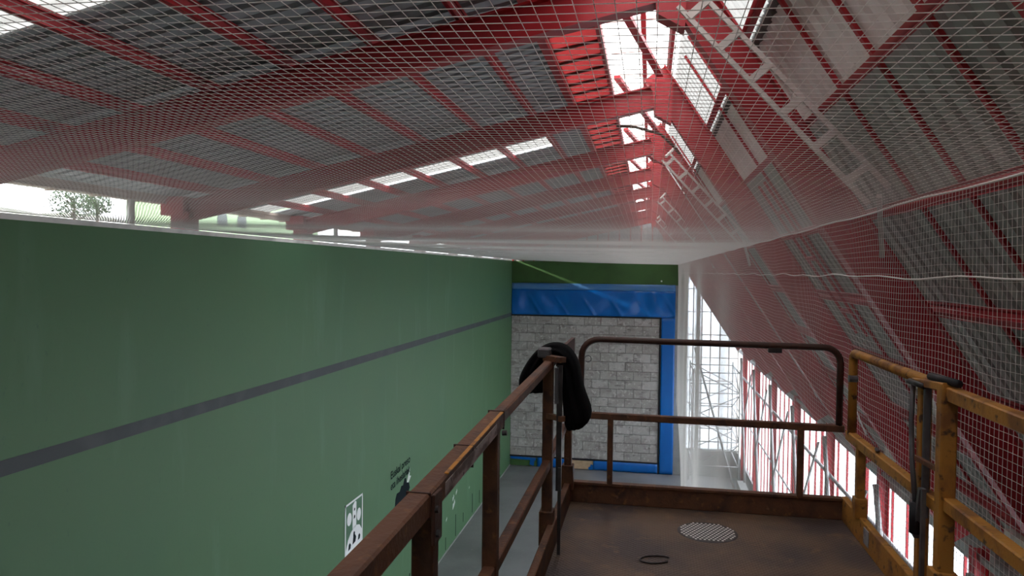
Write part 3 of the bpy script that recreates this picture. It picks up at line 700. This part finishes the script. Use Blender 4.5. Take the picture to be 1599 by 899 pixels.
# gate hardware beside the right post
MB().beam((Xr - .02, 3.63, 10.60), (Xr - .02, 3.63, 10.0), .022, .03, (1, 0, 0), bv=.005).build('slide_bar', 'steel_mid', lift)
MB().beam((Xr - .045, 3.60, 10.14), (Xr - .045, 3.66, 9.90), .024, .024, (1, 0, 0)).build('slide_bar', 'steel_mid', lift)
MB().beam((Xr - .05, 3.56, 10.15), (Xr - .05, 3.56, 9.52), .018, .018, (1, 0, 0)).build('drop_bar', 'steel_mid', lift)
MB().tube([(Xr - .03, 3.78, 10.60), (Xr - .035, 3.785, 10.42), (Xr - .05, 3.71, 10.22), (Xr - .05, 3.66, 10.06)], .012, 8).build('lever', 'steel_mid', lift, smooth=True)
MB().tube([(Xr - .05, 3.655, 10.06), (Xr - .05, 3.65, 9.92)], .026, 12).build('grip', 'black', lift, smooth=True)
MB().tube([(Xr - .03, 3.57, 10.653), (Xr + .0, 3.34, 10.653)], .017, 10).build('handle_bar', 'black', lift, smooth=True)
MB().beam((Xr - .05, 3.66, 10.265), (Xr - .03, 3.45, 10.265), .02, .02).build('cross_pin', 'rust', lift)
MB().tube([(Xr - .04, 3.80, 10.598), (Xr - .04, 3.62, 10.60)], .014, 8).build('pivot', 'steel_dark', lift, smooth=True)
# left guard rail (brown)
Xl = -.565
MB().beam((Xl, 4.50, 10.568), (Xl, 2.62, 10.535), .048, .048, bv=.006).build('top_rail', 'rust', lift)
MB().beam((Xl, 2.76, 10.535), (Xl, LY0, 10.412), .060, .064, bv=.006).build('rail_sleeve', 'rust', lift)
MB().beam((Xl + .0315, 2.60, 10.527), (Xl + .0315, 1.92, 10.506), .002, .040).build('sticker', 'sticker', lift, label='scratched pale lettered sticker on the rail')
MB().beam((Xl + .0255, 2.72, 10.566), (Xl + .0255, 1.95, 10.542), .012, .004).build('edge_wear', 'bright_yellow', lift, label='bright yellow worn edge')
for y_ in (2.74, 2.24, 1.78): MB().beam((Xl, y_, 10.500 - .031 * (2.76 - y_)), (Xl, y_, 10.5695 - .031 * (2.76 - y_)), .064, .006, (0, 1, 0)).build('sleeve_joint', 'rust_dark', lift)
MB().beam((Xl, 4.22, LZ + .02), (Xl, 4.22, 10.60), .058, .058, (1, 0, 0), bv=.005).build('post', 'rust', lift)
MB().beam((Xl, 2.66, LZ + .02), (Xl, 2.66, 10.51), .055, .055, (1, 0, 0), bv=.005).build('post', 'rust', lift)
MB().beam((Xl, 1.84, LZ + .02), (Xl, 1.84, 10.475), .058, .058, (1, 0, 0), bv=.005).build('post', 'rust', lift)
for y_ in (.4, -1.1): MB().beam((Xl, y_, LZ + .02), (Xl, y_, 10.42), .058, .058, (1, 0, 0), bv=.005).build('post', 'rust', lift)
MB().beam((Xl, 4.2, 9.99), (Xl, LY0, 9.985), .045, .05, bv=.005).build('mid_rail', 'rust', lift)
MB().beam((Xl, 5.06, 10.03), (Xl, 4.24, 10.0), .040, .045, bv=.005).build('mid_rail', 'rust', lift)
MB().beam((Xl + .03, 5.06, LZ + .02), (Xl + .03, 5.06, 10.15), .05, .05, (1, 0, 0), bv=.005).build('post', 'rust', lift)
MB().bbox((Xl - .04, 4.17, LZ + .02), (Xl + .04, 4.27, LZ + .22), .004).build('post_socket', 'rust', lift)
MB().bbox((Xl - .01, 5.02, LZ + .1), (Xl + .07, 5.10, LZ + .27), .004).build('post_socket', 'rust', lift)
for y_, z_ in ((1.80, 10.49), (1.81, 10.425), (2.71, 10.49)):
    MB().tube([(Xl + .03, y_, z_), (Xl + .048, y_, z_ + .002)], .010, 8).build('bolt', 'steel_dark', lift)
MB().bbox((Xl + .030, 1.79, 10.40), (Xl + .04, 1.86, 10.53), .002).build('clamp_plate', 'rust_dark', lift)
# drop bar by the left far post
MB().beam((Xl + .075, 4.14, 10.57), (Xl + .075, 4.14, 9.86), .028, .03, (1, 0, 0)).build('slide_bar', 'steel_dark', lift)
MB().beam((Xl + .062, 4.10, 10.36), (Xl + .062, 4.10, 10.56), .018, .02, (1, 0, 0)).build('slide_bar', 'steel_mid', lift)
MB().beam((Xl + .085, 4.10, 10.0), (Xl + .085, 4.10, 9.51), .016, .018, (1, 0, 0)).build('drop_bar', 'steel_dark', lift)
MB().beam((Xl, 4.2, 10.27), (Xl + .10, 4.12, 10.27), .03, .03).build('cross_pin', 'rust', lift)
MB().beam((Xl - .02, 4.24, 10.60), (Xl + .09, 4.14, 10.60), .05, .03).build('top_plate', 'rust', lift)
# studded round plate in the deck
sp = MB(); n = 32; c = Vector((.375, 4.68, LZ + .003))
sp.add([c + Vector((.175 * math.cos(2 * math.pi * i / n), .175 * math.sin(2 * math.pi * i / n), 0)) for i in range(n)] +
       [c + Vector((.185 * math.cos(2 * math.pi * i / n), .185 * math.sin(2 * math.pi * i / n), -.004)) for i in range(n)],
       [tuple(range(n))] + [(i, (i + 1) % n, n + (i + 1) % n, n + i) for i in range(n)])
spo = sp.build('stud_plate', 'steel_dark', lift, label='round plate of bright raised studs')
sd = MB()
for i in range(-6, 7):
    for j in range(-6, 7):
        x, y_ = (i + .5 * (j % 2)) * .026, j * .0235
        if x * x + y_ * y_ < .165 ** 2:
            p = c + Vector((x, y_, 0)); k = 6
            sd.add([p + Vector((.0078 * math.cos(2 * math.pi * q / k), .0078 * math.sin(2 * math.pi * q / k), 0)) for q in range(k)] +
                   [p + Vector((.005 * math.cos(2 * math.pi * q / k), .005 * math.sin(2 * math.pi * q / k), .004)) for q in range(k)],
                   [tuple(range(k, 2 * k))] + [(q, (q + 1) % k, k + (q + 1) % k, k + q) for q in range(k)])
o = sd.build('stud', 'stud', spo); o['kind'] = 'stuff'
# scissor arms, base frame and wheels under the deck
zb = .95; stg = 7; hstep = (LZ - .25 - zb) / stg
for s_ in range(stg):
    za, zc = zb + hstep * s_, zb + hstep * (s_ + 1)
    for x in (-.32, 1.06):
        MB().beam((x, .1, za), (x, 4.3, zc), .06, .14, bv=.006).build('scissor_arm', 'yellow', lift)
        MB().beam((x + .08, 4.3, za), (x + .08, .1, zc), .06, .14, bv=.006).build('scissor_arm', 'yellow', lift)
    MB().tube([(-.36, 2.2, (za + zc) / 2), (1.18, 2.2, (za + zc) / 2)], .035, 8).build('pivot_tube', 'steel_dark', lift)
    MB().tube([(-.36, .1, za), (1.18, .1, za)], .03, 8).build('pivot_tube', 'steel_dark', lift)
    MB().tube([(-.36, 4.3, za), (1.18, 4.3, za)], .03, 8).build('pivot_tube', 'steel_dark', lift)
MB().bbox((LX0 + .05, -.6, .45), (LX1 - .05, 4.8, .90), .03).build('chassis', 'yellow', lift)
MB().bbox((LX0 + .1, -.4, LZ - .26), (LX1 - .1, 4.8, LZ - .10), .02).build('deck_frame', 'rust_dark', lift)
for x in (LX0, LX1 - .2):
    for y_ in (.2, 4.0):
        wh = MB().tube([(x, y_, .40), (x + .22, y_, .40)], .40, 20).build('wheel', 'tyre', lift)
        MB().tube([(x - .01, y_, .40), (x + .23, y_, .40)], .18, 14).build('hub', 'yellow', wh)
# chain loop lying on the deck
ch = thing('wire_loop', (.06, 4.2, LZ), 'thin dark wire loop lying on the brown deck', 'wire')
cp = [(.055 + .085 * math.cos(t_) , 4.16 + .055 * math.sin(t_) + .02 * math.cos(t_), LZ + .005) for t_ in np.linspace(.5, 5.6, 18)]
MB().tube(cp, .0045, 6).build('wire', 'steel_dark', ch, smooth=True)

# ------------------------------------------------------------------ black jacket over the left rail post
jk = thing('black_jacket', (-.55, 4.3, 10.2), 'black jacket slung over the corner post of the lift railing', 'jacket')
JK = [(-0.732, 10.361, -0.616, 10.37), (-0.76, 10.395, -0.608, 10.409), (-0.768, 10.437, -0.605, 10.462), (-0.753, 10.488, -0.602, 10.509), (-0.719, 10.55, -0.595, 10.539),
      (-0.681, 10.605, -0.584, 10.555), (-0.631, 10.653, -0.568, 10.567), (-0.581, 10.677, -0.553, 10.571), (-0.528, 10.683, -0.538, 10.568), (-0.478, 10.669, -0.522, 10.55),
      (-0.436, 10.629, -0.51, 10.523), (-0.404, 10.577, -0.502, 10.466), (-0.388, 10.509, -0.501, 10.398), (-0.376, 10.426, -0.496, 10.322), (-0.340, 10.343, -0.491, 10.257),
      (-0.315, 10.278, -0.487, 10.205), (-0.338, 10.205, -0.475, 10.170), (-0.40, 10.165, -0.456, 10.158)]
jm = MB(); ns = 14; nr = len(JK)
for side in (-1, 1):
    for i, (xo, zo, xi, zi) in enumerate(JK):
        e = min(1, (i + .35) / 1.5, (nr - 1 - i + .35) / 1.5)
        for k in range(ns + 1):
            u_ = k / ns; th = (.02 + .055 * (4 * u_ * (1 - u_)) ** .5) * e
            if k in (0, ns): th = .0
            fold = .014 * math.sin(u_ * 17 + i * .55) + .008 * math.sin(u_ * 31 - i * .9)
            jm.v.append((xo + (xi - xo) * u_, 4.36 + side * (th + .025 * (i > 8)) + fold * (4 * u_ * (1 - u_)), zo + (zi - zo) * u_))
half = nr * (ns + 1)
for sd_ in (0, half):
    for i in range(nr - 1):
        for k in range(ns):
            a_ = sd_ + i * (ns + 1) + k; jm.f.append((a_, a_ + 1, a_ + ns + 2, a_ + ns + 1))
rim = [k for k in range(ns + 1)] + [i * (ns + 1) + ns for i in range(1, nr)] + [(nr - 1) * (ns + 1) + k for k in range(ns - 1, -1, -1)] + [i * (ns + 1) for i in range(nr - 2, 0, -1)]
for i in range(len(rim)):
    a_, b_ = rim[i], rim[(i + 1) % len(rim)]; jm.f.append((a_, b_, b_ + half, a_ + half))
jb = jm.build('body', 'cloth', jk, smooth=True)
ms = jb.modifiers.new('smooth', 'SUBSURF'); ms.levels = 1; ms.render_levels = 1
MB().bbox((-.63, 4.20, 10.60), (-.555, 4.29, 10.655), .008).build('collar_clip', 'steel_mid', jk)

# ------------------------------------------------------------------ outside the left opening
def hz(x, y_):
    # invented hill rise blocks sun from the hall; low shoulder beyond its front end
    k = min(1.0, max(0.0, ((y_ - (x + 8) / 3.0) - 37.6) / 1.8)); k = k * k * (3 - 2 * k)
    return 2 + (75 * (1 - k) + 20 * k) * (1 - math.exp(-(-22 - x) / 45)) + (2.2 * math.sin(x * .13 + y_ * .07) + 1.5 * math.sin(y_ * .17 + 1)) * (.5 if k > 0 else 1)
hm = MB(); nx, ny = 30, 170; vs = []
for i in range(nx + 1):
    for j in range(ny + 1):
        x = -22 - 110 * (i / nx); y_ = -60 + 210 * j / ny
        vs.append((x, y_, hz(x, y_) - 6 * (i == 0)))
hm.add(vs, [(i * (ny + 1) + j, (i + 1) * (ny + 1) + j, (i + 1) * (ny + 1) + j + 1, i * (ny + 1) + j + 1) for i in range(nx) for j in range(ny)])
hm.build('hillside', 'hill', smooth=True, kind='structure')
def tree(x, y_, h, lab, seed):
    r = random.Random(seed); z = hz(x, y_) - .3
    t = thing('tree', (x, y_, z), lab, 'tree', 'trees on the hillside')
    tr = MB(); tr.tube([(x, y_, z), (x + .1, y_, z + h * .4), (x, y_ + .1, z + h * .7)], [.22, .15, .07], 8)
    for k in range(7):
        a = r.random() * 6.3; zz = z + h * (.35 + .06 * k)
        tr.tube([(x, y_, zz), (x + math.cos(a) * h * .22, y_ + math.sin(a) * h * .22, zz + h * .18)], [.07, .02], 5)
    tr.build('trunk', 'bark', t)
    lf = MB()
    for k in range(900):
        a = r.random() * 6.3; ph = math.acos(2 * r.random() - 1); rr = h * .33 * r.random() ** .4
        c_ = Vector((x + rr * math.sin(ph) * math.cos(a), y_ + rr * math.sin(ph) * math.sin(a), z + h * .68 + rr * .85 * math.cos(ph)))
        u_ = Vector((r.random() - .5, r.random() - .5, r.random() - .5)).normalized(); v_ = u_.cross(Vector((r.random() - .5, r.random() - .5, 1))).normalized(); s_ = .16
        lf.add([c_ - u_ * s_, c_ + v_ * s_ * .6, c_ + u_ * s_, c_ - v_ * s_ * .6], [(0, 1, 2, 3)])
    o = lf.build('foliage', 'leaf', t); o['kind'] = 'stuff'
tree(-60, 68.5, 7.0, 'taller dark leafy tree on the pale hillside beyond the wall', 1)
tree(-66, 79, 5.5, 'shorter dark leafy tree farther up the pale hillside', 2)
bd = thing('hill_house', (-36, 62, hz(-36, 62) - 1), 'pale green house with two dark arched windows on the hillside', 'house')
bz = hz(-36, 62) - 1
MB().box((-40, 51, bz), (-34, 72, bz + 12)).build('wall', 'pale_green', bd)
MB().add([(-40.5, 50.5, bz + 12), (-33.5, 50.5, bz + 12), (-33.5, 72.5, bz + 12), (-40.5, 72.5, bz + 12), (-37, 50.5, bz + 14), (-37, 72.5, bz + 14)],
         [(0, 1, 4), (1, 2, 5, 4), (2, 3, 5), (3, 0, 4, 5), (3, 2, 1, 0)]).build('roof', 'gutter', bd)
for yc in (54.5, 57.4):
    pr = [(yc - .7, bz + 9.1), (yc + .7, bz + 9.1)] + [(yc + .7 * math.cos(a), bz + 9.7 + .7 * math.sin(a)) for a in np.linspace(0, math.pi, 9)]
    mb = MB(); n = len(pr); mb.add([(-33.98, a, b) for a, b in pr] + [(-34.1, a, b) for a, b in pr], [tuple(range(n))] + [(i, (i + 1) % n, n + (i + 1) % n, n + i) for i in range(n)])
    mb.build('arched_window', 'dark_glass', bd)
